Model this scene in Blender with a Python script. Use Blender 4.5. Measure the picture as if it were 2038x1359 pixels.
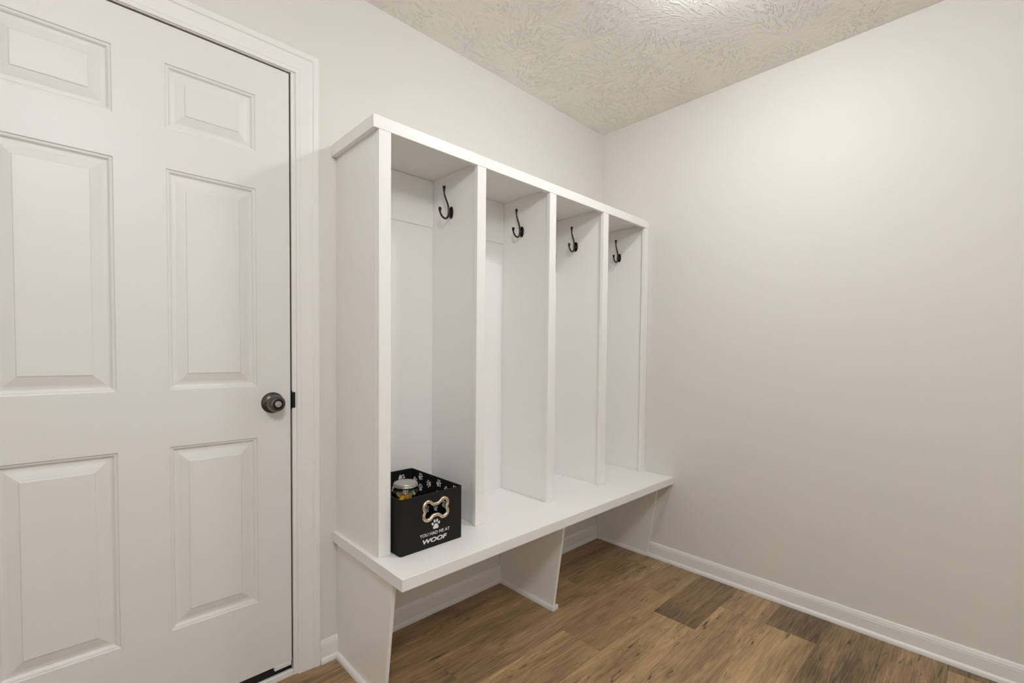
import bpy, bmesh, math, random
from mathutils import Vector, Matrix

for o in list(bpy.data.objects):
    bpy.data.objects.remove(o, do_unlink=True)
SC = bpy.context.scene
COL = SC.collection
PI = math.pi

# ------------------------------------------------------------------ camera, world, exposure
cam_d = bpy.data.cameras.new('camera')
cam = bpy.data.objects.new('camera', cam_d)
COL.objects.link(cam)
R_ = Vector((0.72115782, -0.69270418, 0.00960772))
U_ = Vector((0.01434964, 0.02880176, 0.99948214))
F_ = Vector((0.69262218, 0.7206465, -0.03071067))
m = Matrix((R_, U_, -F_)).transposed().to_4x4()
m.translation = Vector((-2.2962, -1.6303, 1.1172))
cam.matrix_world = m
cam_d.sensor_fit = 'HORIZONTAL'
cam_d.sensor_width = 36.0
cam_d.lens = 916.2 / 2038 * 36.0
cam_d.shift_x = 0.0
cam_d.shift_y = (728.3 - 679.5) / 2038
cam_d.clip_start = 0.02
SC.camera = cam

W = bpy.data.worlds.new('world')
SC.world = W
W.use_nodes = True
W.node_tree.nodes['Background'].inputs[0].default_value = (0.5, 0.55, 0.6, 1)
W.node_tree.nodes['Background'].inputs[1].default_value = 0.02

SC.view_settings.view_transform = 'Standard'
SC.view_settings.look = 'None'
SC.view_settings.gamma = 1.0
SC.view_settings.use_curve_mapping = False
SC.view_settings.exposure = 0.25
SC.cycles.max_bounces = 16
SC.cycles.diffuse_bounces = 10
SC.cycles.transmission_bounces = 12
SC.cycles.transparent_max_bounces = 12

LAMP_POWER = 108.0          # emission of the ceiling lamp over the cubbies
FILL_LAMP_POWER = 42.0         # emission of the globe lamp added behind the viewer for fill
LAMP_COL = (0.96, 0.98, 1.0, 1)
FILL_POWER = 10.0           # fill light added outside a made-up window behind the viewer

fill = bpy.data.lights.new('fill_light', 'AREA')
fill.shape = 'RECTANGLE'
fill.size, fill.size_y = 1.9, 1.5
fill.energy = FILL_POWER
fill.color = (0.95, 0.975, 1.0)
fill_o = bpy.data.objects.new('fill_light', fill)
COL.objects.link(fill_o)
fill_o.location = (-2.2, -3.52, 1.30)            # just outside the added window opening in the wall facing the door
fill_o.rotation_euler = (math.radians(90), 0, 0)

# ------------------------------------------------------------------ main dimensions (metres)
H = 2.40
ROOM_X, ROOM_Y = -3.9, -3.3
ZB, BT = 0.4631, 0.0372            # bench top
ZT = 1.836                         # locker top
D1, D2 = 0.3132, 0.4842            # locker depth, bench depth
XL = -1.604

# ------------------------------------------------------------------ helpers
def link(name, me, mat=None, parent=None):
    o = bpy.data.objects.new(name, me)
    COL.objects.link(o)
    if mat is not None:
        me.materials.append(mat)
    if parent is not None:
        o.parent = parent
    return o

def finish(name, bm, mat=None, parent=None, smooth=None, loc=None):
    bmesh.ops.recalc_face_normals(bm, faces=bm.faces[:])
    me = bpy.data.meshes.new(name)
    bm.to_mesh(me)
    bm.free()
    if smooth is not None:
        for p in me.polygons:
            p.use_smooth = True
        try:
            me.set_sharp_from_angle(angle=math.radians(smooth))
        except Exception:
            pass
    o = link(name, me, mat, parent)
    if loc is not None:
        o.location = loc
    return o

def empty(name, loc, label=None, cat=None, group=None, kind=None):
    o = bpy.data.objects.new(name, None)
    o.empty_display_size = 0.05
    COL.objects.link(o)
    o.location = loc
    tag(o, label, cat, group, kind)
    return o

def tag(o, label=None, cat=None, group=None, kind=None):
    if label: o['label'] = label
    if cat: o['category'] = cat
    if group: o['group'] = group
    if kind: o['kind'] = kind
    return o

def box(bm, x0, x1, y0, y1, z0, z1, bev=0.0, seg=2):
    t = bmesh.new()
    v = [t.verts.new((x, y, z)) for z in (z0, z1) for y in (y0, y1) for x in (x0, x1)]
    for f in ((0, 2, 3, 1), (4, 5, 7, 6), (0, 1, 5, 4), (2, 6, 7, 3), (0, 4, 6, 2), (1, 3, 7, 5)):
        t.faces.new([v[i] for i in f])
    if bev > 0:
        bmesh.ops.bevel(t, geom=t.edges[:], offset=bev, segments=seg, affect='EDGES', profile=0.5)
    merge(bm, t)

def merge(bm, t, mat=None):
    if mat is not None:
        bmesh.ops.transform(t, matrix=mat, verts=t.verts[:])
    me = bpy.data.meshes.new('tmp')
    t.to_mesh(me)
    t.free()
    bm.from_mesh(me)
    bpy.data.meshes.remove(me)

def prism(bm, pts, axis, a, b, bev=0.0):
    """polygon pts in the two other axes, extruded along axis from a to b"""
    def P(p, t):
        if axis == 'x': return (t, p[0], p[1])
        if axis == 'y': return (p[0], t, p[1])
        return (p[0], p[1], t)
    t = bmesh.new()
    A = [t.verts.new(P(p, a)) for p in pts]
    B = [t.verts.new(P(p, b)) for p in pts]
    n = len(pts)
    t.faces.new(A); t.faces.new(B[::-1])
    for i in range(n):
        t.faces.new((A[i], B[i], B[(i + 1) % n], A[(i + 1) % n]))
    if bev > 0:
        bmesh.ops.recalc_face_normals(t, faces=t.faces[:])
        bmesh.ops.bevel(t, geom=t.edges[:], offset=bev, segments=2, affect='EDGES', profile=0.5)
    merge(bm, t)

def lathe(bm, prof, seg=40, mat=None, cap=True):
    """prof: (radius, height) pairs about z"""
    t = bmesh.new()
    rings = []
    for r, z in prof:
        if r < 1e-6:
            rings.append([t.verts.new((0, 0, z))])
        else:
            rings.append([t.verts.new((r * math.cos(2 * PI * i / seg), r * math.sin(2 * PI * i / seg), z)) for i in range(seg)])
    for a, b in zip(rings, rings[1:]):
        for i in range(seg):
            j = (i + 1) % seg
            if len(a) == 1 and len(b) == 1: continue
            if len(a) == 1: t.faces.new((a[0], b[i], b[j]))
            elif len(b) == 1: t.faces.new((a[i], b[0], a[j]))
            else: t.faces.new((a[i], b[i], b[j], a[j]))
    if cap:
        for r in (rings[0], rings[-1]):
            if len(r) > 1: t.faces.new(r)
    bmesh.ops.recalc_face_normals(t, faces=t.faces[:])
    merge(bm, t, mat)

def tube(bm, pts, rad, seg=12, closed=False, cap=True):
    """round tube through pts; rad is a number or one per point"""
    P = [Vector(p) for p in pts]
    n = len(P)
    rr = rad if isinstance(rad, (list, tuple)) else [rad] * n
    t = bmesh.new()
    rings = []
    prev = None
    for i in range(n):
        if closed: d = P[(i + 1) % n] - P[i - 1]
        else: d = P[min(i + 1, n - 1)] - P[max(i - 1, 0)]
        d.normalize()
        if prev is None:
            up = Vector((0, 0, 1)) if abs(d.z) < 0.9 else Vector((0, 1, 0))
            u = d.cross(up).normalized()
        else:
            u = (prev - d * prev.dot(d)).normalized()
        prev = u
        v = d.cross(u)
        rings.append([t.verts.new(P[i] + (u * math.cos(2 * PI * k / seg) + v * math.sin(2 * PI * k / seg)) * rr[i]) for k in range(seg)])
    m = n if closed else n - 1
    for i in range(m):
        a, b = rings[i], rings[(i + 1) % n]
        for k in range(seg):
            t.faces.new((a[k], a[(k + 1) % seg], b[(k + 1) % seg], b[k]))
    if not closed and cap:
        t.faces.new(rings[0][::-1]); t.faces.new(rings[-1])
    bmesh.ops.recalc_face_normals(t, faces=t.faces[:])
    merge(bm, t)

def smooth_path(pts, n=6):
    P = [Vector(p) for p in pts]
    out = []
    for i in range(len(P) - 1):
        p0, p1, p2, p3 = P[max(i - 1, 0)], P[i], P[i + 1], P[min(i + 2, len(P) - 1)]
        for k in range(n):
            t = k / n
            out.append(0.5 * ((2 * p1) + (p2 - p0) * t + (2 * p0 - 5 * p1 + 4 * p2 - p3) * t * t + (3 * p1 - p0 - 3 * p2 + p3) * t ** 3))
    out.append(P[-1])
    return out

# ------------------------------------------------------------------ materials
def new_mat(name):
    M = bpy.data.materials.new(name)
    M.use_nodes = True
    nt = M.node_tree
    return M, nt, nt.nodes['Principled BSDF']

def N(nt, typ, **kw):
    n = nt.nodes.new(typ)
    for k, v in kw.items():
        setattr(n, k, v)
    return n

def L(nt, a, b):
    nt.links.new(a, b)

def math_node(nt, op, a, b=None, c=None):
    n = N(nt, 'ShaderNodeMath', operation=op)
    for i, v in enumerate((a, b, c)):
        if v is None: continue
        if isinstance(v, (int, float)): n.inputs[i].default_value = v
        else: L(nt, v, n.inputs[i])
    return n.outputs[0]

def simple(name, col, rough=0.5, metal=0.0, bump=None, spec=0.5, coat=0.0):
    M, nt, b = new_mat(name)
    b.inputs['Base Color'].default_value = (*col, 1)
    b.inputs['Roughness'].default_value = rough
    b.inputs['Metallic'].default_value = metal
    b.inputs['Specular IOR Level'].default_value = spec
    b.inputs['Coat Weight'].default_value = coat
    if bump:
        scale, strength, dist = bump
        tc = N(nt, 'ShaderNodeTexCoord')
        nz = N(nt, 'ShaderNodeTexNoise')
        nz.inputs['Scale'].default_value = scale
        nz.inputs['Detail'].default_value = 4
        L(nt, tc.outputs['Object'], nz.inputs['Vector'])
        bp = N(nt, 'ShaderNodeBump')
        bp.inputs['Strength'].default_value = strength
        bp.inputs['Distance'].default_value = dist
        L(nt, nz.outputs['Fac'], bp.inputs['Height'])
        L(nt, bp.outputs['Normal'], b.inputs['Normal'])
    return M

M_WALL = simple('wall_paint', (0.70, 0.678, 0.631), 0.55, bump=(220, 0.12, 0.001), spec=0.3)
M_TRIM = simple('trim_paint', (0.80, 0.785, 0.765), 0.36, bump=(60, 0.04, 0.001), spec=0.45)
M_DOOR = simple('door_paint', (0.74, 0.73, 0.715), 0.40, bump=(90, 0.05, 0.001), spec=0.4)
M_LOCK = simple('locker_paint', (0.84, 0.83, 0.815), 0.38, bump=(45, 0.05, 0.001), spec=0.4)
M_BLACK = simple('black_iron', (0.004, 0.004, 0.0045), 0.25, metal=0.0, spec=0.5)
M_GAP = simple('gap_shade_black', (0.012, 0.012, 0.012), 0.8)  # black that paints the shade in the door gaps and the pin hole
M_STEEL = simple('aged_pewter', (0.115, 0.105, 0.097), 0.27, metal=1.0)
M_STEEL_D = simple('dark_bronze', (0.03, 0.026, 0.024), 0.4, metal=0.9)
M_STEEL_L = simple('brushed_steel', (0.55, 0.53, 0.50), 0.3, metal=1.0)
M_FABRIC = simple('black_canvas', (0.013, 0.013, 0.013), 0.85, bump=(900, 0.25, 0.0006), spec=0.25)
M_LINING = simple('black_lining', (0.006, 0.006, 0.007), 0.75, bump=(900, 0.2, 0.0005), spec=0.25)
M_PRINT = simple('white_print', (0.72, 0.71, 0.70), 0.6)
M_GOLD = simple('champagne_metal', (0.78, 0.66, 0.50), 0.28, metal=1.0)
M_TREAT = simple('yellow_treat', (0.85, 0.46, 0.03), 0.5, bump=(120, 0.3, 0.001))
M_TREAT_B = simple('brown_treat', (0.32, 0.10, 0.025), 0.55, bump=(120, 0.3, 0.001))

# clear glass
M_GLASS = bpy.data.materials.new('clear_glass')          # thin jar wall: see-through with a fresnel gloss
M_GLASS.use_nodes = True
_nt = M_GLASS.node_tree
_nt.nodes.remove(_nt.nodes['Principled BSDF'])
_tr = N(_nt, 'ShaderNodeBsdfTransparent'); _tr.inputs[0].default_value = (0.93, 0.955, 0.945, 1)
_gl = N(_nt, 'ShaderNodeBsdfGlossy'); _gl.inputs['Roughness'].default_value = 0.03
_fr = N(_nt, 'ShaderNodeFresnel'); _fr.inputs[0].default_value = 1.45
_mx = N(_nt, 'ShaderNodeMixShader')
L(_nt, _fr.outputs[0], _mx.inputs[0]); L(_nt, _tr.outputs[0], _mx.inputs[1]); L(_nt, _gl.outputs[0], _mx.inputs[2])
L(_nt, _mx.outputs[0], _nt.nodes['Material Output'].inputs[0])

def emit(name, col, strength):
    M = bpy.data.materials.new(name)
    M.use_nodes = True
    nt = M.node_tree
    nt.nodes.remove(nt.nodes['Principled BSDF'])
    e = N(nt, 'ShaderNodeEmission')
    e.inputs[0].default_value = col
    e.inputs[1].default_value = strength
    L(nt, e.outputs[0], nt.nodes['Material Output'].inputs[0])
    return M

# stomped ceiling paint: fans of ridges round scattered centres
def ceiling_mat():
    M, nt, b = new_mat('stomped_ceiling')
    b.inputs['Base Color'].default_value = (0.86, 0.84, 0.80, 1)
    b.inputs['Roughness'].default_value = 0.36
    b.inputs['Specular IOR Level'].default_value = 0.5
    tc = N(nt, 'ShaderNodeTexCoord')
    def fans(scale, off, spokes):
        mp = N(nt, 'ShaderNodeMapping')
        mp.inputs['Location'].default_value = (off, off * 0.7, 0)
        mp.inputs['Scale'].default_value = (scale, scale, scale)
        L(nt, tc.outputs['Object'], mp.inputs['Vector'])
        # warp a little so the strokes bend
        nz = N(nt, 'ShaderNodeTexNoise')
        nz.inputs['Scale'].default_value = 2.2
        L(nt, mp.outputs[0], nz.inputs['Vector'])
        wa = N(nt, 'ShaderNodeVectorMath', operation='MULTIPLY_ADD')
        L(nt, nz.outputs['Color'], wa.inputs[0])
        wa.inputs[1].default_value = (0.22, 0.22, 0)
        L(nt, mp.outputs[0], wa.inputs[2])
        vo = N(nt, 'ShaderNodeTexVoronoi', voronoi_dimensions='2D')
        vo.inputs['Scale'].default_value = 1.0
        L(nt, wa.outputs[0], vo.inputs['Vector'])
        sub = N(nt, 'ShaderNodeVectorMath', operation='SUBTRACT')
        L(nt, wa.outputs[0], sub.inputs[0])
        L(nt, vo.outputs['Position'], sub.inputs[1])
        sx = N(nt, 'ShaderNodeSeparateXYZ')
        L(nt, sub.outputs[0], sx.inputs[0])
        sc = N(nt, 'ShaderNodeSeparateColor')
        L(nt, vo.outputs['Color'], sc.inputs[0])
        # push the fan centre off to one side so the strokes spread from a point
        th = math_node(nt, 'MULTIPLY', sc.outputs[0], 2 * PI)
        px = math_node(nt, 'ADD', sx.outputs[0], math_node(nt, 'MULTIPLY', math_node(nt, 'COSINE', th), 0.85))
        py = math_node(nt, 'ADD', sx.outputs[1], math_node(nt, 'MULTIPLY', math_node(nt, 'SINE', th), 0.85))
        ang = math_node(nt, 'ARCTAN2', py, px)
        rad = math_node(nt, 'SQRT', math_node(nt, 'ADD', math_node(nt, 'MULTIPLY', px, px), math_node(nt, 'MULTIPLY', py, py)))
        cb = N(nt, 'ShaderNodeCombineXYZ')
        L(nt, math_node(nt, 'MULTIPLY', ang, spokes), cb.inputs[0])
        L(nt, math_node(nt, 'MULTIPLY', rad, 4.0), cb.inputs[1])
        L(nt, math_node(nt, 'MULTIPLY', sc.outputs[2], 40.0), cb.inputs[2])
        n2 = N(nt, 'ShaderNodeTexNoise')
        n2.inputs['Scale'].default_value = 1.0
        n2.inputs['Detail'].default_value = 2.0
        n2.inputs['Roughness'].default_value = 0.5
        L(nt, cb.outputs[0], n2.inputs['Vector'])
        mr = N(nt, 'ShaderNodeMapRange', interpolation_type='SMOOTHSTEP')
        mr.inputs['From Min'].default_value = 0.55
        mr.inputs['From Max'].default_value = 0.63
        L(nt, n2.outputs['Fac'], mr.inputs['Value'])
        ed = N(nt, 'ShaderNodeMapRange')
        ed.inputs['From Min'].default_value = 0.75
        ed.inputs['From Max'].default_value = 0.25
        L(nt, vo.outputs['Distance'], ed.inputs['Value'])
        return math_node(nt, 'MULTIPLY', mr.outputs[0], ed.outputs[0])
    h = math_node(nt, 'MAXIMUM', fans(4.6, 0.0, 15.0), fans(6.0, 3.3, 13.0))
    fine = N(nt, 'ShaderNodeTexNoise')
    fine.inputs['Scale'].default_value = 60
    L(nt, tc.outputs['Object'], fine.inputs['Vector'])
    h = math_node(nt, 'ADD', h, math_node(nt, 'MULTIPLY', fine.outputs['Fac'], 0.25))
    bp = N(nt, 'ShaderNodeBump')
    bp.inputs['Strength'].default_value = 0.85
    bp.inputs['Distance'].default_value = 0.0034
    L(nt, h, bp.inputs['Height'])
    L(nt, bp.outputs['Normal'], b.inputs['Normal'])
    return M
M_CEIL = ceiling_mat()

# vinyl planks: grain runs along x, every plank has its own tone
def floor_mat():
    M, nt, b = new_mat('oak_vinyl_plank')
    tc = N(nt, 'ShaderNodeTexCoord')
    at = N(nt, 'ShaderNodeAttribute', attribute_name='plank_tone')
    av = N(nt, 'ShaderNodeCombineXYZ')
    L(nt, math_node(nt, 'MULTIPLY', at.outputs['Fac'], 31.7), av.inputs[0])
    L(nt, math_node(nt, 'MULTIPLY', at.outputs['Fac'], 17.3), av.inputs[1])
    L(nt, math_node(nt, 'MULTIPLY', at.outputs['Fac'], 53.1), av.inputs[2])
    base = N(nt, 'ShaderNodeVectorMath', operation='ADD')
    L(nt, tc.outputs['Object'], base.inputs[0])
    L(nt, av.outputs[0], base.inputs[1])
    def noise(sx, sy, detail=4.0, rough=0.55, dist=0.0):
        mp = N(nt, 'ShaderNodeMapping')
        mp.inputs['Scale'].default_value = (sx, sy, 1)
        L(nt, base.outputs[0], mp.inputs['Vector'])
        n = N(nt, 'ShaderNodeTexNoise')
        n.inputs['Scale'].default_value = 1.0
        n.inputs['Detail'].default_value = detail
        n.inputs['Roughness'].default_value = rough
        n.inputs['Distortion'].default_value = dist
        L(nt, mp.outputs[0], n.inputs['Vector'])
        return n.outputs['Fac']
    broad = noise(1.3, 6, 3, 0.55, 1.0)
    streak = noise(4.5, 80, 6, 0.65, 1.2)
    grain = noise(13, 380, 4, 0.6, 0.4)
    mix = math_node(nt, 'ADD', math_node(nt, 'MULTIPLY', broad, 0.48), math_node(nt, 'MULTIPLY', streak, 0.52))
    mix = math_node(nt, 'ADD', mix, math_node(nt, 'MULTIPLY_ADD', grain, 0.26, -0.13))
    mix = math_node(nt, 'ADD', mix, math_node(nt, 'MULTIPLY_ADD', at.outputs['Fac'], 0.26, -0.13))
    cr = N(nt, 'ShaderNodeValToRGB')
    els = cr.color_ramp.elements
    els[0].position = 0.30; els[0].color = (0.085, 0.056, 0.031, 1)
    els[1].position = 0.72; els[1].color = (0.54, 0.365, 0.190, 1)
    e = els.new(0.43); e.color = (0.205, 0.135, 0.072, 1)
    e = els.new(0.56); e.color = (0.355, 0.232, 0.120, 1)
    L(nt, mix, cr.inputs[0])
    # dark knots and checks: thin, long, only in patches
    chk = noise(5.0, 34, 6, 0.70, 2.4)
    mr = N(nt, 'ShaderNodeMapRange', interpolation_type='SMOOTHSTEP')
    mr.inputs['From Min'].default_value = 0.60
    mr.inputs['From Max'].default_value = 0.65
    L(nt, chk, mr.inputs['Value'])
    patch = noise(2.2, 7, 2, 0.5)
    mp2 = N(nt, 'ShaderNodeMapRange', interpolation_type='SMOOTHSTEP')
    mp2.inputs['From Min'].default_value = 0.45
    mp2.inputs['From Max'].default_value = 0.54
    L(nt, patch, mp2.inputs['Value'])
    dark = math_node(nt, 'MULTIPLY', mr.outputs[0], mp2.outputs[0])
    mc = N(nt, 'ShaderNodeMix', data_type='RGBA')
    L(nt, math_node(nt, 'MULTIPLY', dark, 0.85), mc.inputs['Factor'])
    halo = N(nt, 'ShaderNodeMapRange', interpolation_type='SMOOTHSTEP')
    halo.inputs['From Min'].default_value = 0.50
    halo.inputs['From Max'].default_value = 0.66
    halo.inputs['To Max'].default_value = 0.7
    L(nt, chk, halo.inputs['Value'])
    mh = N(nt, 'ShaderNodeMix', data_type='RGBA')
    L(nt, math_node(nt, 'MULTIPLY', halo.outputs[0], mp2.outputs[0]), mh.inputs['Factor'])
    L(nt, cr.outputs[0], mh.inputs['A'])
    mh.inputs['B'].default_value = (0.13, 0.085, 0.045, 1)
    L(nt, mh.outputs['Result'], mc.inputs['A'])
    mc.inputs['B'].default_value = (0.030, 0.020, 0.012, 1)
    L(nt, mc.outputs['Result'], b.inputs['Base Color'])
    b.inputs['Roughness'].default_value = 0.42
    b.inputs['Specular IOR Level'].default_value = 0.35
    bp = N(nt, 'ShaderNodeBump')
    bp.inputs['Strength'].default_value = 0.25
    bp.inputs['Distance'].default_value = 0.0008
    L(nt, math_node(nt, 'SUBTRACT', grain, math_node(nt, 'MULTIPLY', dark, 2.0)), bp.inputs['Height'])
    L(nt, bp.outputs['Normal'], b.inputs['Normal'])
    return M
M_FLOOR = floor_mat()

# ------------------------------------------------------------------ the room shell
DX0, DX1 = -2.560, -1.7562          # jamb faces of the door opening
DTOP = 2.0325
def structure(o, label, cat):
    return tag(o, label, cat, None, 'structure')

# floor: one mesh, each plank a panel with its own tone
def build_floor():
    random.seed(11)
    bm = bmesh.new()
    lay = bm.faces.layers.float.new('plank_tone')
    w, y0 = 0.1815, -0.829
    joints = {0: [-1.45, -0.235, 0.6], 1: [-1.75, -0.485, 0.6], 2: [-2.1, -0.877, -0.320, 0.9], 3: [-1.72, 0.2],
              -1: [-1.55, -0.05], -2: [-1.0, 0.2]}
    joints = {-2: [-1.42, -0.230, 0.9], -1: [-1.62, -0.2345, 0.9], 0: [-1.75, -0.485, 0.7], 1: [-2.1, -0.880, -0.320, 0.8],
              2: [-1.36, -0.13], 3: [-1.8, -0.55], 4: [-1.1, 0.1], 5: [-1.9, -0.6]}
    tones = {(1, 1): 0.55, (1, 2): 0.62, (0, 1): 0.70, (0, 2): 0.22, (-1, 1): 0.78, (-1, 2): 0.62, (-2, 1): 0.72, (-2, 2): 0.16}
    k = -14
    for k in range(-14, 6):
        ya, yb = y0 + w * k, y0 + w * (k + 1)
        ya, yb = max(ya, ROOM_Y - 0.05), min(yb, 0.12)
        if yb - ya < 0.004: continue
        j = joints.get(k) or [random.uniform(-3.6, -2.6), random.uniform(-1.9, -1.2), random.uniform(-0.6, 0.3)]
        xs = [ROOM_X - 0.05] + [x for x in j if x < 0.1] + [0.1]
        if xs[1] > -2.4: xs.insert(1, xs[1] - 1.22)
        if xs[1] > -2.9: xs.insert(1, xs[1] - 1.22)
        xs = sorted(x for x in xs if ROOM_X - 0.06 < x <= 0.1)
        for i in range(len(xs) - 1):
            t = bmesh.new()
            g = 0.00035
            box(t, xs[i] + g, xs[i + 1] - g, ya + g, yb - g, -0.012, 0.0)
            tl = t.faces.layers.float.new('plank_tone')
            nm = {-1: 0, 0: 1}
            tone = None
            for (kk, px), v in {(1, -0.6): 0.60, (1, -0.2): 0.66, (1, -1.3): 0.70, (0, -0.8): 0.70, (0, -0.2): 0.20,
                                (-1, -0.8): 0.74, (-1, -0.1): 0.60, (-2, -0.7): 0.78, (-2, -0.1): 0.18,
                                (2, -0.6): 0.50, (3, -0.2): 0.5}.items():
                if kk == k and xs[i] < px < xs[i + 1]: tone = v
            if tone is None: tone = random.uniform(0.25, 0.8)
            tone += random.uniform(-0.02, 0.02)
            for f in t.faces: f[tl] = tone
            merge(bm, t)
    t = bmesh.new()
    box(t, ROOM_X - 0.1, 0.1, ROOM_Y - 0.1, 0.13, -0.06, -0.0125)
    t.faces.layers.float.new('plank_tone')
    merge(bm, t)
    o = finish('floor', bm, M_FLOOR)
    structure(o, 'brown oak look plank floor', 'floor')
build_floor()

bm = bmesh.new(); box(bm, ROOM_X - 0.1, 0.1, ROOM_Y - 0.1, 0.12, H, H + 0.1)
structure(finish('ceiling', bm, M_CEIL), 'white ceiling with stomped brush texture', 'ceiling')

bm = bmesh.new()
box(bm, DX1 + 0.02, 0.0, 0.0, 0.12, -0.01, H)
box(bm, DX0 - 0.02, DX1 + 0.02, 0.0, 0.12, DTOP + 0.02, H)
box(bm, ROOM_X, DX0 - 0.02, 0.0, 0.12, -0.01, H)
structure(finish('wall_left', bm, M_WALL), 'warm off-white wall with the door and the cubbies', 'wall')
bm = bmesh.new(); box(bm, 0.0, 0.1, ROOM_Y - 0.1, 0.12, -0.01, H)
structure(finish('wall_right', bm, M_WALL), 'plain warm off-white wall beside the bench', 'wall')
bm = bmesh.new(); box(bm, ROOM_X - 0.1, ROOM_X, ROOM_Y - 0.1, 0.12, -0.01, H)
structure(finish('wall_back', bm, M_WALL), 'plain wall behind the viewer, facing the bench end', 'wall')
WX0, WX1, WZ0, WZ1 = -3.1, -1.3, 0.60, 2.0  # window opening added to let the fill light in
bm = bmesh.new()
box(bm, ROOM_X, WX0, ROOM_Y - 0.1, ROOM_Y, -0.01, H)
box(bm, WX1, 0.0, ROOM_Y - 0.1, ROOM_Y, -0.01, H)
box(bm, WX0, WX1, ROOM_Y - 0.1, ROOM_Y, -0.01, WZ0)
box(bm, WX0, WX1, ROOM_Y - 0.1, ROOM_Y, WZ1, H)
structure(finish('wall_front', bm, M_WALL), 'unseen wall with an added window opening for fill light, facing the door', 'wall')
bm = bmesh.new()
for a in (WX0 + 0.0005, (WX0 + WX1) / 2 - 0.02, WX1 - 0.0405):
    box(bm, a, a + 0.04, ROOM_Y - 0.075, ROOM_Y - 0.025, WZ0 + 0.041, WZ1 - 0.041, 0.002)
for a in (WZ0 + 0.0005, WZ1 - 0.0405):
    box(bm, WX0 + 0.0005, WX1 - 0.0005, ROOM_Y - 0.075, ROOM_Y - 0.025, a, a + 0.04, 0.002)
structure(finish('fill_window_1', bm, M_TRIM), 'added white window frame behind the viewer, round the fill light', 'window')

# skirting: moulded board plus quarter-round at the floor
def skirting_profile():
    return [(0, 0), (0.0165, 0), (0.0165, 0.006), (0.0155, 0.0125), (0.0125, 0.017), (0.009, 0.0195),
            (0.009, 0.060), (0.0078, 0.0612), (0.0078, 0.0622), (0.0086, 0.0632), (0.0086, 0.0665), (0.0066, 0.0705),
            (0.0058, 0.0765), (0.0045, 0.0795), (0.0030, 0.081), (0, 0.081)]
bm = bmesh.new()
pr = skirting_profile()
for xa, xb in ((-1.668, -1.6045), (-1.5915, -0.8005), (-0.7865, -0.0135)):
    prism(bm, [(-a, b) for a, b in pr], 'x', xa, xb)
prism(bm, [(-a, b) for a, b in pr], 'x', ROOM_X, -2.65)
structure(finish('baseboard_left', bm, M_TRIM, smooth=25), 'white baseboard along the door wall and under the bench', 'baseboard')
bm = bmesh.new()
prism(bm, [(-a, b) for a, b in pr], 'y', ROOM_Y, -0.3445)
structure(finish('baseboard_right', bm, M_TRIM, smooth=25), 'white baseboard along the plain right wall', 'baseboard')

# door casing: moulded profile mitred round the opening, with the jamb and its strike plate
CX1, CX0, CZ = -1.6690, -2.642, 2.109        # outer edges
cprof = [(0.000, 0.0), (0.000, 0.015), (0.002, 0.017), (0.017, 0.017), (0.0195, 0.015), (0.0205, 0.0125), (0.0215, 0.0125),
         (0.024, 0.0140), (0.028, 0.0138), (0.036, 0.0118), (0.048, 0.0095), (0.058, 0.0090), (0.0605, 0.0088), (0.0612, 0.0078),
         (0.0620, 0.0078), (0.0628, 0.0088), (0.0700, 0.0088), (0.0732, 0.0075), (0.0742, 0.005), (0.0742, 0.0)]
def casing():
    bm = bmesh.new()
    def ring(x, z, kind):
        out = []
        for t, d in cprof:
            d = d * 0.78
            if kind == 'r0': out.append(bm.verts.new((CX1 - t, -d, 0.0)))
            if kind == 'r1': out.append(bm.verts.new((CX1 - t, -d, CZ - t)))
            if kind == 'l1': out.append(bm.verts.new((CX0 + t, -d, CZ - t)))
            if kind == 'l0': out.append(bm.verts.new((CX0 + t, -d, 0.0)))
        return out
    rs = [ring(0, 0, k) for k in ('r0', 'r1', 'l1', 'l0')]
    n = len(cprof)
    for a, b in zip(rs, rs[1:]):
        for i in range(n):
            bm.faces.new((a[i], a[(i + 1) % n], b[(i + 1) % n], b[i]))
    bm.faces.new(rs[0]); bm.faces.new(rs[-1])
    return bm
o = finish('trim_1', casing(), M_TRIM, smooth=28)
structure(o, 'white moulded casing round the panel door', 'door casing')
TRIM = o
bm = bmesh.new()
box(bm, DX1, DX1 + 0.0195, -0.0004, 0.115, 0.0, DTOP + 0.0195, 0.0006)
box(bm, DX0 - 0.0195, DX0, -0.0004, 0.115, 0.0, DTOP + 0.0195, 0.0006)
box(bm, DX0, DX1, -0.0004, 0.115, DTOP, DTOP + 0.0195, 0.0006)
finish('jamb', bm, M_TRIM, TRIM)
bm = bmesh.new()   # black strips standing for the shade in the gap round the slab
box(bm, DX1 - 0.0046, DX1 - 0.0004, 0.009, 0.034, 0.0560, DTOP - 0.0005)
box(bm, DX0 + 0.0004, DX0 + 0.0036, 0.009, 0.034, 0.0560, DTOP - 0.0005)
box(bm, DX0 + 0.0037, DX1 - 0.0047, 0.0075, 0.034, DTOP - 0.0041, DTOP - 0.0004)
finish('gap_shade', bm, M_GAP, TRIM)
bm = bmesh.new()   # strike plate with a curled lip
box(bm, DX1 - 0.0012, DX1 - 0.0001, 0.0004, 0.0088, 0.918, 0.978)
prism(bm, [(DX1 - 0.0012, 0.0002), (DX1 - 0.0012, -0.0035), (DX1 + 0.0015, -0.0042), (DX1 + 0.0075, -0.0030), (DX1 + 0.0100, 0.0002)], 'z', 0.9215, 0.9745, 0.0006)
finish('strike_plate', bm, M_STEEL_D, TRIM)

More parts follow.
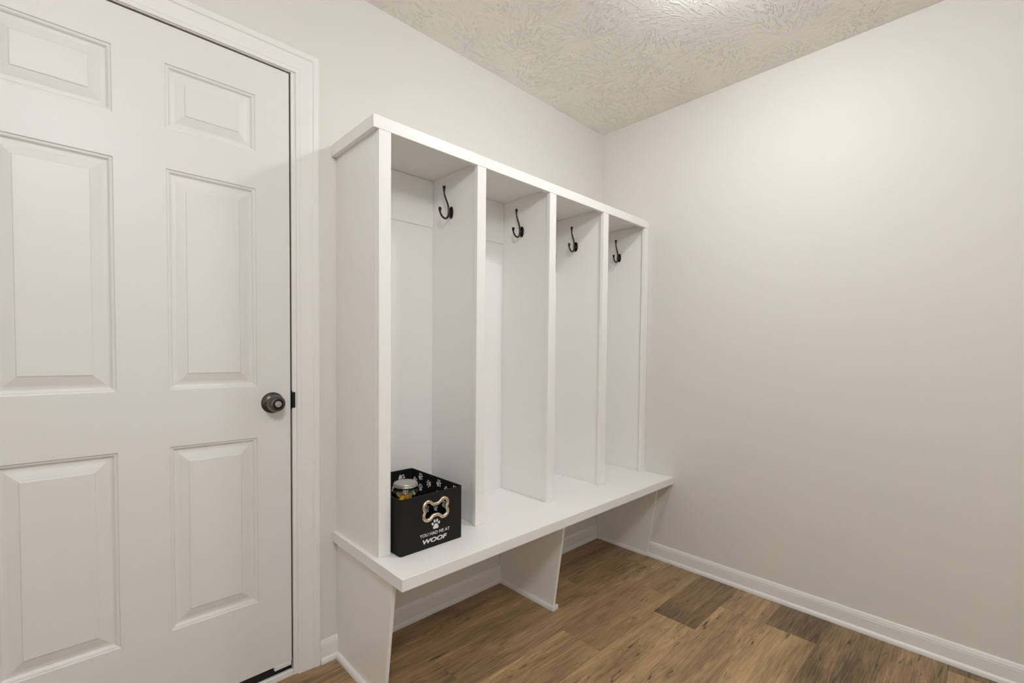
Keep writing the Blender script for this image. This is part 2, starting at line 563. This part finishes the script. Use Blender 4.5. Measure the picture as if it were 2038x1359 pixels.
# threshold
bm = bmesh.new()
prism(bm, [(0.002, 0.0), (0.002, 0.017), (0.005, 0.020), (0.013, 0.020), (0.016, 0.017), (0.016, 0.0)], 'x', DX0 + 0.001, DX1 - 0.001)
SILL = structure(finish('trim_2', bm, M_TRIM), 'white threshold strip under the door', 'threshold')
bm = bmesh.new(); box(bm, DX0 + 0.001, DX1 - 0.001, 0.0164, 0.100, 0.0, 0.019)  # black block painting the shaded recess behind the threshold strip
finish('sill_shade', bm, M_GAP, SILL)

# ------------------------------------------------------------------ the six-panel door
def build_door():
    root = empty('door_1', ((DX0 + DX1) / 2, 0.0, 0.0), 'white six-panel door with pewter knob', 'door', None, 'structure')
    ox = -(DX0 + DX1) / 2
    yf = 0.004                                    # face of the slab
    x0, x1, z0, z1 = DX0 + 0.004, DX1 - 0.0050, 0.0527, DTOP - 0.0045
    cols = ((-2.4367, -2.2059), (-2.092, -1.8627))
    rows = ((0.2932, 0.8327), (0.9982, 1.6273), (1.7431, 1.9204))
    xs = sorted({x0, x1, *[a for c in cols for a in c]})
    zs = sorted({z0, z1, *[a for c in rows for a in c]})
    bm = bmesh.new()
    vg = {}
    def V(x, z, y):
        key = (round(x, 5), round(z, 5), y)
        if key not in vg: vg[key] = bm.verts.new((x + ox, y, z))
        return vg[key]
    holes = {(c, r) for c in cols for r in rows}
    for i in range(len(xs) - 1):
        for j in range(len(zs) - 1):
            if ((xs[i], xs[i + 1]), (zs[j], zs[j + 1])) in holes: continue
            bm.faces.new((V(xs[i], zs[j], yf), V(xs[i + 1], zs[j], yf), V(xs[i + 1], zs[j + 1], yf), V(xs[i], zs[j + 1], yf)))
    per = [(x, z0) for x in xs] + [(x1, z) for z in zs[1:]] + [(x, z1) for x in xs[::-1][1:]] + [(x0, z) for z in zs[::-1][1:-1]]
    for a, b in zip(per, per[1:] + per[:1]):
        bm.faces.new((V(*a, yf), V(*b, yf), V(*b, yf + 0.035), V(*a, yf + 0.035)))
    bm.faces.new([V(*a, yf + 0.035) for a in per])
    finish('door_slab', bm, M_DOOR, root)
    prof = [(0.0, 0.0), (0.0012, 0.0028), (0.0035, 0.0036), (0.0060, 0.0036), (0.0085, 0.0052), (0.0105, 0.0085), (0.0125, 0.0098),
            (0.016, 0.0100), (0.022, 0.0092), (0.032, 0.0062), (0.0425, 0.0034), (0.0452, 0.0029), (0.0466, 0.0014), (0.048, 0.0008)]
    for c in cols:
        for r in rows:
            bm = bmesh.new()
            prev = None
            for t, d in prof:
                ring = [bm.verts.new((x + ox, yf + d, z)) for x, z in ((c[0] + t, r[0] + t), (c[1] - t, r[0] + t), (c[1] - t, r[1] - t), (c[0] + t, r[1] - t))]
                if prev:
                    for i in range(4):
                        bm.faces.new((prev[i], prev[(i + 1) % 4], ring[(i + 1) % 4], ring[i]))
                prev = ring
            bm.faces.new(prev)
            finish('door_panel', bm, M_DOOR, root)
    # bottom edge: black block for the shaded gap under the slab, white end cap
    bm = bmesh.new()
    box(bm, x0 + ox + 0.004, x1 + ox - 0.002, yf + 0.0135, yf + 0.031, 0.0195, z0 - 0.0003)
    finish('under_door_shade', bm, M_GAP, root)
    bm = bmesh.new()
    box(bm, x1 + ox - 0.055, x1 + ox - 0.002, yf - 0.003, yf + 0.013, z0 - 0.0135, z0 - 0.0003, 0.001)
    finish('sweep_end_cap', bm, M_DOOR, root)
    # knob
    kx, kz = -1.8169 + ox, 0.9427
    face = Matrix.Translation((kx, yf, kz)) @ Matrix.Rotation(PI / 2, 4, 'X')   # local z points out of the door (-y)
    bm = bmesh.new()
    lathe(bm, [(0.0255, 0.026), (0.0258, 0.0265), (0.0268, 0.031), (0.0270, 0.037), (0.0262, 0.045), (0.0238, 0.052), (0.0205, 0.0568),
               (0.0165, 0.0578), (0.0150, 0.0578), (0.0143, 0.0570), (0.0136, 0.0560), (0.0, 0.0556)], 48, face)
    lathe(bm, [(0.0110, 0.006), (0.0110, 0.020), (0.0140, 0.023), (0.0255, 0.026)], 40, face, cap=False)
    knob = finish('door_knob', bm, M_STEEL, root, smooth=40)
    bm = bmesh.new()
    lathe(bm, [(0.0345, 0.0002), (0.0345, 0.0022), (0.0332, 0.0042), (0.0290, 0.0080), (0.0215, 0.0125), (0.0150, 0.0150), (0.0112, 0.0155)], 48, face)
    finish('rosette', bm, M_STEEL, knob, smooth=40)
    bm = bmesh.new()
    lathe(bm, [(0.0135, 0.0556), (0.0135, 0.0585), (0.0118, 0.0590), (0.0112, 0.0580)], 32, face, cap=False)
    lathe(bm, [(0.0120, 0.0562), (0.0, 0.0562)], 32, face, cap=False)
    finish('turn_button_ring', bm, M_STEEL_D, knob, smooth=40)
    bm = bmesh.new()
    lathe(bm, [(0.0102, 0.0562), (0.0102, 0.0590), (0.0096, 0.0596), (0.0, 0.0597)], 32, face)
    t = bmesh.new()
    box(t, -0.0092, 0.0092, -0.0012, 0.0020, 0.0592, 0.0640, 0.0006)
    merge(bm, t, face @ Matrix.Rotation(math.radians(4), 4, 'Z'))
    finish('turn_button', bm, M_STEEL_L, knob, smooth=40)
    bm = bmesh.new()
    t = bmesh.new()
    lathe(t, [(0.0027, 0.0), (0.0027, 0.0012), (0.0, 0.0012)], 16)
    merge(bm, t, face @ Matrix.Translation((-0.0225, 0.000, 0.0112)) @ Matrix.Rotation(math.radians(-33), 4, 'Y'))
    finish('release_hole', bm, M_GAP, knob)  # black disc painting the dark inside of the hole
build_door()

# ------------------------------------------------------------------ the cubby locker
STILES = ((-1.6040, -1.5625), (-1.2130, -1.1715), (-0.8150, -0.7735), (-0.4235, -0.3820), (-0.0385, -0.0015))
def build_locker():
    cx = -0.802
    root = empty('mudroom_locker', (cx, -D1 / 2, ZB), 'white open locker of four tall cubbies standing on the bench', 'locker')
    def add(name, bm, parent=root, smooth=None):
        bmesh.ops.translate(bm, verts=bm.verts[:], vec=(-cx, D1 / 2, -ZB))
        return finish(name, bm, M_LOCK, parent, smooth)
    z0, zs, zt = ZB + 0.0005, 1.8165, 1.8355
    yb, yf = -0.0075, -0.2940
    bm = bmesh.new(); box(bm, XL, -0.0015, -0.0070, -0.0012, z0, zs - 0.0005); add('back_panel', bm)
    panels = []
    for i, (a, b) in enumerate(STILES):
        xa = a + 0.0115
        if i == 0: xa = XL
        if i == 4: xa = -0.0215
        bm = bmesh.new()
        box(bm, xa, xa + 0.019 if i < 4 else -0.0020, yf + 0.0003, yb, z0, zs - 0.0003, 0.0007, 1)
        p = add('side_panel' if i in (0, 4) else 'divider', bm)
        panels.append((xa, xa + 0.019 if i < 4 else -0.0020))
        bm = bmesh.new()
        box(bm, a, b, -D1, yf, z0, ZT - 0.0392 - 0.0003, 0.0012, 2)
        add('stile', bm, p)
    for (a0, a1), (b0, b1) in zip(panels, panels[1:]):
        bm = bmesh.new()
        box(bm, a1 + 0.0006, b0 - 0.0006, -0.0122, -0.0073, 1.627, zs - 0.0008, 0.0010, 1)
        add('back_rail', bm)
    bm = bmesh.new(); box(bm, XL, -0.0015, yf + 0.0003, -0.0012, zs, zt, 0.0007, 1); add('top_board', bm)
    # face trim: front strip and mitred return along the left end
    bm = bmesh.new()
    prism(bm, [(-1.6225, -D1 - 0.0006), (-0.0012, -D1 - 0.0006), (-0.0012, yf), (XL - 0.0003, yf)], 'z', ZT - 0.0392, ZT, 0.0009)
    add('top_trim', bm)
    bm = bmesh.new()
    prism(bm, [(-1.6225, -D1 - 0.0006), (XL - 0.0003, yf), (XL - 0.0003, -0.0012), (-1.6225, -0.0012)], 'z', ZT - 0.0392, ZT, 0.0009)
    add('top_trim', bm)
    return panels
PANELS = build_locker()

# ------------------------------------------------------------------ the bench
def build_bench():
    cx = -0.81
    root = empty('mudroom_bench', (cx, -D2 / 2, 0), 'white wall-to-wall bench on three slanted board legs under the cubbies', 'bench')
    def add(name, bm, parent=root, smooth=None):
        bmesh.ops.translate(bm, verts=bm.verts[:], vec=(-cx, D2 / 2, 0))
        return finish(name, bm, M_LOCK, parent, smooth)
    bm = bmesh.new(); box(bm, -1.6210, -0.0012, -D2, -0.0012, ZB - BT, ZB, 0.0016, 2); add('bench_top', bm)
    zt = ZB - BT - 0.0004
    yf = lambda z: -0.3425 - 0.145 * z
    q = lambda t, h: [(0, 0), (t, 0), (t, h * 0.45), (t * 0.85, h * 0.75), (t * 0.5, h * 0.95), (0, h)]
    for i, (a, b) in enumerate(((-1.6040, -1.5920), (-0.8000, -0.7870), (-0.0130, -0.0015))):
        back = -0.0012 if i == 2 else -0.0170
        bm = bmesh.new()
        prism(bm, [(-0.0014, 0.0), (yf(0), 0.0), (yf(zt), zt), (-0.0014, zt)], 'x', a, b, 0.0007)
        leg = add('leg', bm)
        t, h = (0.0115, 0.0195) if i < 2 else (0.0075, 0.0185)
        front = yf(0.0)
        bm = bmesh.new()
        prism(bm, [(a - 0.0002 - u, v) for u, v in q(t, h)], 'y', front + (0.0002 if i == 1 else 0.0), -0.0172)
        if i == 1:
            prism(bm, [(b + 0.0002 + u, v) for u, v in q(t, h)], 'y', front + 0.0002, -0.0172)
            prism(bm, [(a - 0.0002 - t, 0.0), (b + 0.0002 + t, 0.0), (b + 0.0002 + t, h), (a - 0.0002 - t, h)], 'y', front - t, front - 0.0003, 0.0010)
        add('shoe_moulding', bm, leg, 30)
build_bench()

# ------------------------------------------------------------------ coat hooks
def hook_parts(root):
    # local frame: plate lies in the x = 0 plane, the hook reaches towards -x, z up
    bm = bmesh.new()
    prof = [(1.0, 0.0), (1.0, 0.0018), (0.93, 0.0034), (0.72, 0.0046), (0.0, 0.0054)]
    t = bmesh.new()
    lathe(t, prof, 36)
    bmesh.ops.transform(t, matrix=Matrix.Rotation(-PI / 2, 4, 'Y') @ Matrix.Diagonal((0.0243, 0.0142, 1, 1)), verts=t.verts[:])
    merge(bm, t)
    finish('back_plate', bm, M_BLACK, root, smooth=50)
    bm = bmesh.new()
    up = smooth_path([(-0.0120, 0, -0.010), (-0.0128, 0, 0.010), (-0.0160, 0, 0.0265), (-0.0245, 0, 0.0447), (-0.0325, 0, 0.0628), (-0.0345, 0, 0.0765)])
    n = len(up)
    tube(bm, up, [0.0042 - 0.0012 * i / n for i in range(n)], 14)
    lathe(bm, [(0.0030, 0.0), (0.0046, 0.002), (0.0046, 0.004), (0.0036, 0.0055), (0.0046, 0.0072), (0.0038, 0.0088), (0.0054, 0.0108),
               (0.0066, 0.0145), (0.0062, 0.0185), (0.0042, 0.0212), (0.0, 0.0220)], 20, Matrix.Translation((-0.0346, 0, 0.0750)))
    finish('upper_prong', bm, M_BLACK, root, smooth=50)
    bm = bmesh.new()
    lo = smooth_path([(-0.0120, 0, 0.008), (-0.0130, 0, -0.008), (-0.0180, 0, -0.0215), (-0.0295, 0, -0.0282), (-0.0420, 0, -0.0235), (-0.0510, 0, -0.0130), (-0.0535, 0, -0.0045)])
    n = len(lo)
    tube(bm, lo, [0.0042 - 0.0008 * i / n for i in range(n)], 14)
    lathe(bm, [(0.0032, 0.0), (0.0048, 0.0016), (0.0048, 0.0032), (0.0036, 0.0045), (0.0046, 0.0058), (0.0056, 0.0080), (0.0066, 0.0115), (0.0060, 0.0152), (0.0038, 0.0176), (0.0, 0.0182)],
          20, Matrix.Translation((-0.0537, 0, -0.0068)))
    # stem that joins the prongs to the plate
    tube(bm, [(-0.003, 0, -0.001), (-0.0125, 0, -0.001)], [0.0085, 0.0055], 16)
    finish('lower_prong', bm, M_BLACK, root, smooth=50)
    for s in (-1, 1):
        bm = bmesh.new()
        lathe(bm, [(0.0030, 0.0), (0.0030, 0.0010), (0.0018, 0.0018), (0.0, 0.0020)], 14,
              Matrix.Translation((-0.0046, 0, s * 0.0150)) @ Matrix.Rotation(-PI / 2, 4, 'Y'))
        finish('screw_head', bm, M_BLACK, root, smooth=50)
HOOKS = ('black double coat hook in the cubby with the black dog toy bin',
         'black double coat hook in the empty cubby next to the bin cubby',
         'black double coat hook in the third cubby from the door',
         'black double coat hook in the cubby touching the plain right wall')
first = None
for i, lab in enumerate(HOOKS):
    xa = PANELS[i + 1][0] - 0.0002
    y, z = ((-0.1370, 1.6637), (-0.1330, 1.6630), (-0.1345, 1.6590), (-0.1390, 1.6590))[i]
    if first is None:
        first = empty('coat_hook', (xa, y, z), lab, 'coat hook', 'coat hooks in the cubbies')
        hook_parts(first)
    else:
        r = first.copy()
        COL.objects.link(r)
        r.location = (xa, y, z)
        r['label'] = lab
        for ch in list(first.children):
            c = ch.copy()
            COL.objects.link(c)
            c.parent = r

# ------------------------------------------------------------------ the dog toy bin
BX0, BX1, BY0, BY1, BH = -1.5530, -1.3060, -0.3550, -0.0240, 0.180
def bone(sx=1.0, n=96):
    """closed bone outline round the origin"""
    def f(x, z):
        ds = [math.hypot(x - a, z - b) - 0.0163 for a in (-0.0318, 0.0318) for b in (-0.0152, 0.0152)]
        qx, qz = abs(x) - 0.0310, abs(z) - 0.0190
        ds.append(math.hypot(max(qx, 0), max(qz, 0)) + min(max(qx, qz), 0))
        k = 260.0
        return -math.log(sum(math.exp(-k * d) for d in ds)) / k
    pts = []
    for i in range(n):
        a = 2 * PI * i / n
        lo, hi = 0.0, 0.08
        r = hi
        while r > 0 and f(r * math.cos(a), r * math.sin(a)) > 0: r -= 0.0004
        pts.append((r * math.cos(a) * sx, r * math.sin(a) * sx))
    return pts

def curve_mesh(loops, depth):
    cu = bpy.data.curves.new('tmp_curve', 'CURVE')
    cu.dimensions = '2D'
    cu.fill_mode = 'BOTH'
    cu.extrude = depth / 2
    for lp in loops:
        s = cu.splines.new('POLY')
        s.points.add(len(lp) - 1)
        for p, q in zip(s.points, lp):
            p.co = (q[0], q[1], 0, 1)
        s.use_cyclic_u = True
    o = bpy.data.objects.new('tmp_curve', cu)
    COL.objects.link(o)
    dg = bpy.context.evaluated_depsgraph_get()
    me = bpy.data.meshes.new_from_object(o.evaluated_get(dg))
    bpy.data.objects.remove(o)
    bm = bmesh.new()
    bm.from_mesh(me)
    bpy.data.meshes.remove(me)
    return bm

def text_mesh(body, width, height, shear=0.0, offset=0.0, space=1.0):
    cu = bpy.data.curves.new('tmp_text', 'FONT')
    cu.body = body
    cu.shear = shear
    cu.offset = offset
    cu.space_character = space
    cu.extrude = 0.02
    o = bpy.data.objects.new('tmp_text', cu)
    COL.objects.link(o)
    dg = bpy.context.evaluated_depsgraph_get()
    me = bpy.data.meshes.new_from_object(o.evaluated_get(dg))
    bpy.data.objects.remove(o)
    bm = bmesh.new()
    bm.from_mesh(me)
    bpy.data.meshes.remove(me)
    xs = [v.co.x for v in bm.verts]; ys = [v.co.y for v in bm.verts]
    sx = width / (max(xs) - min(xs)); sy = height / (max(ys) - min(ys))
    cx, cy = (max(xs) + min(xs)) / 2, (max(ys) + min(ys)) / 2
    for v in bm.verts:
        v.co = Vector(((v.co.x - cx) * sx, (v.co.y - cy) * sy, v.co.z * 0.015))
    return bm

def paw(bm, M, size):
    """flat paw print of about the given height in the local xy plane of M"""
    def blob(cx, cy, rx, ry, rot, pad=False):
        t = bmesh.new()
        vs = []
        for i in range(24):
            a = 2 * PI * i / 24
            k = 1.0
            if pad:   # rounded triangle: broad base with a dip, narrow top
                k = 1.0 + 0.16 * math.cos(3 * (a - PI / 2)) * (1 if math.sin(a) > -0.2 else 1.15)
            x, y = rx * k * math.cos(a), ry * k * math.sin(a)
            c, s = math.cos(rot), math.sin(rot)
            vs.append(t.verts.new((size * (cx + x * c - y * s), size * (cy + x * s + y * c), 0)))
        t.faces.new(vs)
        r = bmesh.ops.extrude_face_region(t, geom=t.faces[:])
        bmesh.ops.translate(t, vec=(0, 0, 0.0004), verts=[g for g in r['geom'] if isinstance(g, bmesh.types.BMVert)])
        merge(bm, t, M)
    blob(0, -0.20, 0.30, 0.26, 0, True)
    blob(-0.37, 0.10, 0.105, 0.155, 0.45)
    blob(-0.145, 0.34, 0.11, 0.165, 0.12)
    blob(0.145, 0.34, 0.11, 0.165, -0.12)
    blob(0.37, 0.10, 0.105, 0.155, -0.45)

def build_bin():
    cx, cy = (BX0 + BX1) / 2, (BY0 + BY1) / 2
    z0 = ZB + 0.0006
    root = empty('dog_toy_bin', (cx, cy, z0), 'black fabric bin with gold bone handle in the cubby nearest the door', 'storage bin')
    hx, hy, r, th = (BX1 - BX0) / 2, (BY1 - BY0) / 2, 0.010, 0.004
    # body: bottom and a U of left, back and right sides, open towards the front panel
    def arc(x, y, rad, a0, a1, n=6):
        return [(x + rad * math.cos(a0 + (a1 - a0) * i / n), y + rad * math.sin(a0 + (a1 - a0) * i / n)) for i in range(n + 1)]
    def path(d):
        rr = r - d
        X, Y = hx - d, hy - d
        return ([(-X + rr, -Y)] + arc(-X + rr, -Y + rr, rr, -PI / 2, -PI)[1:] + arc(-X + rr, Y - rr, rr, PI, PI / 2) + arc(X - rr, Y - rr, rr, PI / 2, 0) +
                arc(X - rr, -Y + rr, rr, 0, -PI / 2))
    outer, inner = path(0.0), path(th)
    bm = bmesh.new()
    def wall(bm, A, B, za, zb):
        va = [[bm.verts.new((*p, z)) for p in A] for z in (za, zb)]
        vb = [[bm.verts.new((*p, z)) for p in B] for z in (za, zb)]
        n = len(A)
        for i in range(n - 1):
            bm.faces.new((va[0][i], va[0][i + 1], va[1][i + 1], va[1][i]))
            bm.faces.new((vb[0][i + 1], vb[0][i], vb[1][i], vb[1][i + 1]))
            bm.faces.new((va[1][i], va[1][i + 1], vb[1][i + 1], vb[1][i]))
            bm.faces.new((va[0][i + 1], va[0][i], vb[0][i], vb[0][i + 1]))
        for i in (0, n - 1):
            bm.faces.new((va[0][i], va[1][i], vb[1][i], vb[0][i]))
    wall(bm, outer, inner, 0.0, BH)
    prism(bm, inner, 'z', 0.0, 0.004)
    body = finish('bin_body', bm, M_FABRIC, root, smooth=30)
    # hem round the top edge
    bm = bmesh.new()
    hem = path(th / 2)
    tube(bm, [(*p, BH) for p in hem + [hem[0]]][:-1] + [(hem[0][0], hem[0][1], BH)], 0.0026, 8)
    finish('hem', bm, M_FABRIC, body, smooth=50)
    # lining on the inside of the three walls
    bm = bmesh.new()
    wall(bm, path(th + 0.0002), path(th + 0.0008), 0.0045, BH - 0.002)
    lin = finish('lining', bm, M_LINING, root, smooth=30)
    # front panel with the bone-shaped opening
    BC = (0.0105, 0.1246)
    fx = hx - r
    loop = [(-fx, 0.0), (fx, 0.0), (fx, BH), (-fx, BH)]
    b = bone(1.0)
    bm = curve_mesh([loop, [(x + BC[0], z + BC[1]) for x, z in b][::-1]], th)
    bmesh.ops.transform(bm, matrix=Matrix.Translation((0, -hy + th / 2, 0)) @ Matrix.Rotation(PI / 2, 4, 'X'), verts=bm.verts[:])
    front = finish('front_panel', bm, M_FABRIC, root)
    bm = bmesh.new()
    tube(bm, [(x + BC[0], -hy - 0.0005, z + BC[1]) for x, z in b], 0.0060, 14, closed=True)
    finish('bone_handle', bm, M_GOLD, root, smooth=60)
    face = lambda x, z: Matrix.Translation((x, -hy - 0.0001, z)) @ Matrix.Rotation(PI / 2, 4, 'X')
    bm = bmesh.new(); paw(bm, face(0.0113, 0.0735), 0.0345); finish('paw_print', bm, M_PRINT, front)
    for body_, w, h, cx_, cz_, sh, off, sp in (('YOU HAD ME AT', 0.1195, 0.0108, 0.0085, 0.0464, 0.0, 0.010, 1.02), ('WOOF', 0.0970, 0.0152, 0.0080, 0.0243, 0.16, 0.03, 0.98)):
        bm = text_mesh(body_, w, h, sh, off, sp)
        bmesh.ops.transform(bm, matrix=face(cx_, cz_), verts=bm.verts[:])
        finish('lettering', bm, M_PRINT, front)
    # paw prints scattered over the lining
    random.seed(5)
    right = lambda y, z, rot: Matrix.Translation((hx - th - 0.0009, y - cy, z)) @ Matrix.Rotation(PI / 2, 4, 'X') @ Matrix.Rotation(-PI / 2, 4, 'Y') @ Matrix.Rotation(rot, 4, 'Z')
    back = lambda x, z, rot: Matrix.Translation((x - cx, hy - th - 0.0009, z)) @ Matrix.Rotation(PI / 2, 4, 'X') @ Matrix.Rotation(rot, 4, 'Z')
    spots = [right(-0.094, 0.161, -0.9), right(-0.152, 0.146, 1.7), right(-0.217, 0.161, -1.0), right(-0.267, 0.146, 1.5), right(-0.315, 0.160, -0.9),
             right(-0.094, 0.119, 0.1), right(-0.212, 0.117, 0.0), right(-0.144, 0.092, 2.2), right(-0.055, 0.140, -2.4), right(-0.197, 0.066, 0.1),
             right(-0.140, 0.046, 0.4), right(-0.251, 0.092, -0.3), right(-0.300, 0.100, 1.2), right(-0.050, 0.088, 0.8),
             back(-1.357, 0.152, -2.0), back(-1.385, 0.112, 0.5), back(-1.432, 0.150, -0.6), back(-1.470, 0.110, 1.4), back(-1.510, 0.150, 2.4), back(-1.340, 0.098, -0.5)]
    for S in spots:
        bm = bmesh.new(); paw(bm, S, 0.030); finish('paw_print', bm, M_PRINT, lin)
build_bin()

# ------------------------------------------------------------------ treat jar and its treats
JX, JY, JZ = -1.4650, -0.2400, ZB + 0.0056
def build_jar():
    root = empty('treat_jar', (JX, JY, JZ), 'clear glass treat jar with a domed steel lid standing inside the black bin', 'jar')
    bm = bmesh.new()
    outer = [(0.0, 0.0), (0.041, 0.0), (0.0455, 0.003), (0.0472, 0.010), (0.0472, 0.152), (0.0460, 0.161), (0.0425, 0.1685), (0.0395, 0.172), (0.0385, 0.176), (0.0402, 0.1772), (0.0402, 0.1795), (0.0385, 0.181), (0.0385, 0.188)]
    inner = [(0.0365, 0.188), (0.0365, 0.174), (0.0392, 0.167), (0.0432, 0.160), (0.0446, 0.151), (0.0446, 0.012), (0.0425, 0.0065), (0.0, 0.0055)]
    lathe(bm, outer + inner, 56, cap=False)
    finish('glass_body', bm, M_GLASS, root, smooth=40)
    bm = bmesh.new()
    lathe(bm, [(0.0390, 0.1825), (0.0416, 0.1825), (0.0424, 0.1835), (0.0424, 0.1850), (0.0412, 0.1860), (0.0408, 0.1872), (0.0418, 0.1882), (0.0418, 0.1896), (0.0404, 0.1906), (0.0400, 0.1930),
               (0.0392, 0.1948), (0.0360, 0.1962), (0.0220, 0.1988), (0.0, 0.2000)], 56, cap=False)
    lid = finish('lid', bm, M_STEEL_L, root, smooth=40)
    # treats: a heap of curled chips
    random.seed(3)
    bm = bmesh.new()
    for i in range(230):
        rr = 0.034 * math.sqrt(random.random()); a = random.uniform(0, 2 * PI)
        zc = 0.014 + 0.138 * (i / 230.0) + random.uniform(-0.003, 0.003)
        t = bmesh.new()
        bmesh.ops.create_uvsphere(t, u_segments=10, v_segments=6, radius=1.0)
        for v in t.verts:
            x, y, z = v.co
            v.co = Vector((x * 0.0110, y * 0.0080, z * 0.0026 + 0.003 * (x * x - 0.4)))
        M = Matrix.Translation((rr * math.cos(a), rr * math.sin(a), zc)) @ Matrix.Rotation(random.uniform(0, 6.28), 4, 'Z') @ Matrix.Rotation(random.uniform(-0.8, 0.8), 4, 'X') @ Matrix.Rotation(random.uniform(-0.6, 0.6), 4, 'Y')
        n0 = len(bm.faces)
        merge(bm, t, M)
        bm.faces.ensure_lookup_table()
        if random.random() < 0.15:
            for f in bm.faces[n0:]: f.material_index = 1
    o = finish('dog_treats', bm, M_TREAT, smooth=60, loc=(JX, JY, JZ))
    o.data.materials.append(M_TREAT_B)
    tag(o, 'yellow and brown dog treats heaped inside the glass jar', 'dog treats', None, 'stuff')
build_jar()

# ------------------------------------------------------------------ ceiling lamp above the frame, and a globe added behind the viewer for fill
def lamp(x, y, power, label, R=0.10, globe=False):
    root = empty('ceiling_light', (x, y, H), label, 'ceiling light', 'ceiling lights')
    bm = bmesh.new()
    lathe(bm, [(0.0, -0.0005), (R + 0.012, -0.0005), (R + 0.012, -0.012), (R + 0.004, -0.016), (0.0, -0.016)], 48, cap=False)
    if globe: lathe(bm, [(0.012, -0.0161), (0.012, -0.0715)], 20)
    finish('base', bm, M_TRIM, root, smooth=40)
    bm = bmesh.new()
    if globe:   # hung on a short stem
        lathe(bm, [(R * math.sin(PI * i / 20), -0.07 - R * (1 - math.cos(PI * i / 20))) for i in range(21)], 40, cap=False)
    else:
        lathe(bm, [(R, -0.0165), (R * 0.99, -0.032), (R * 0.92, -0.045), (R * 0.72, -0.056), (R * 0.40, -0.062), (0.0, -0.063)], 48, cap=False)
    finish('diffuser', bm, emit('lamp_glow', LAMP_COL, power), root, smooth=60)
lamp(-0.82, -1.04, LAMP_POWER, 'flat white dome ceiling light in front of the cubbies', 0.075)
lamp(-2.35, -1.85, FILL_LAMP_POWER, 'added white globe fill light on a short stem behind the viewer', 0.15, True)  # unseen lamp, added to lift the overall fill
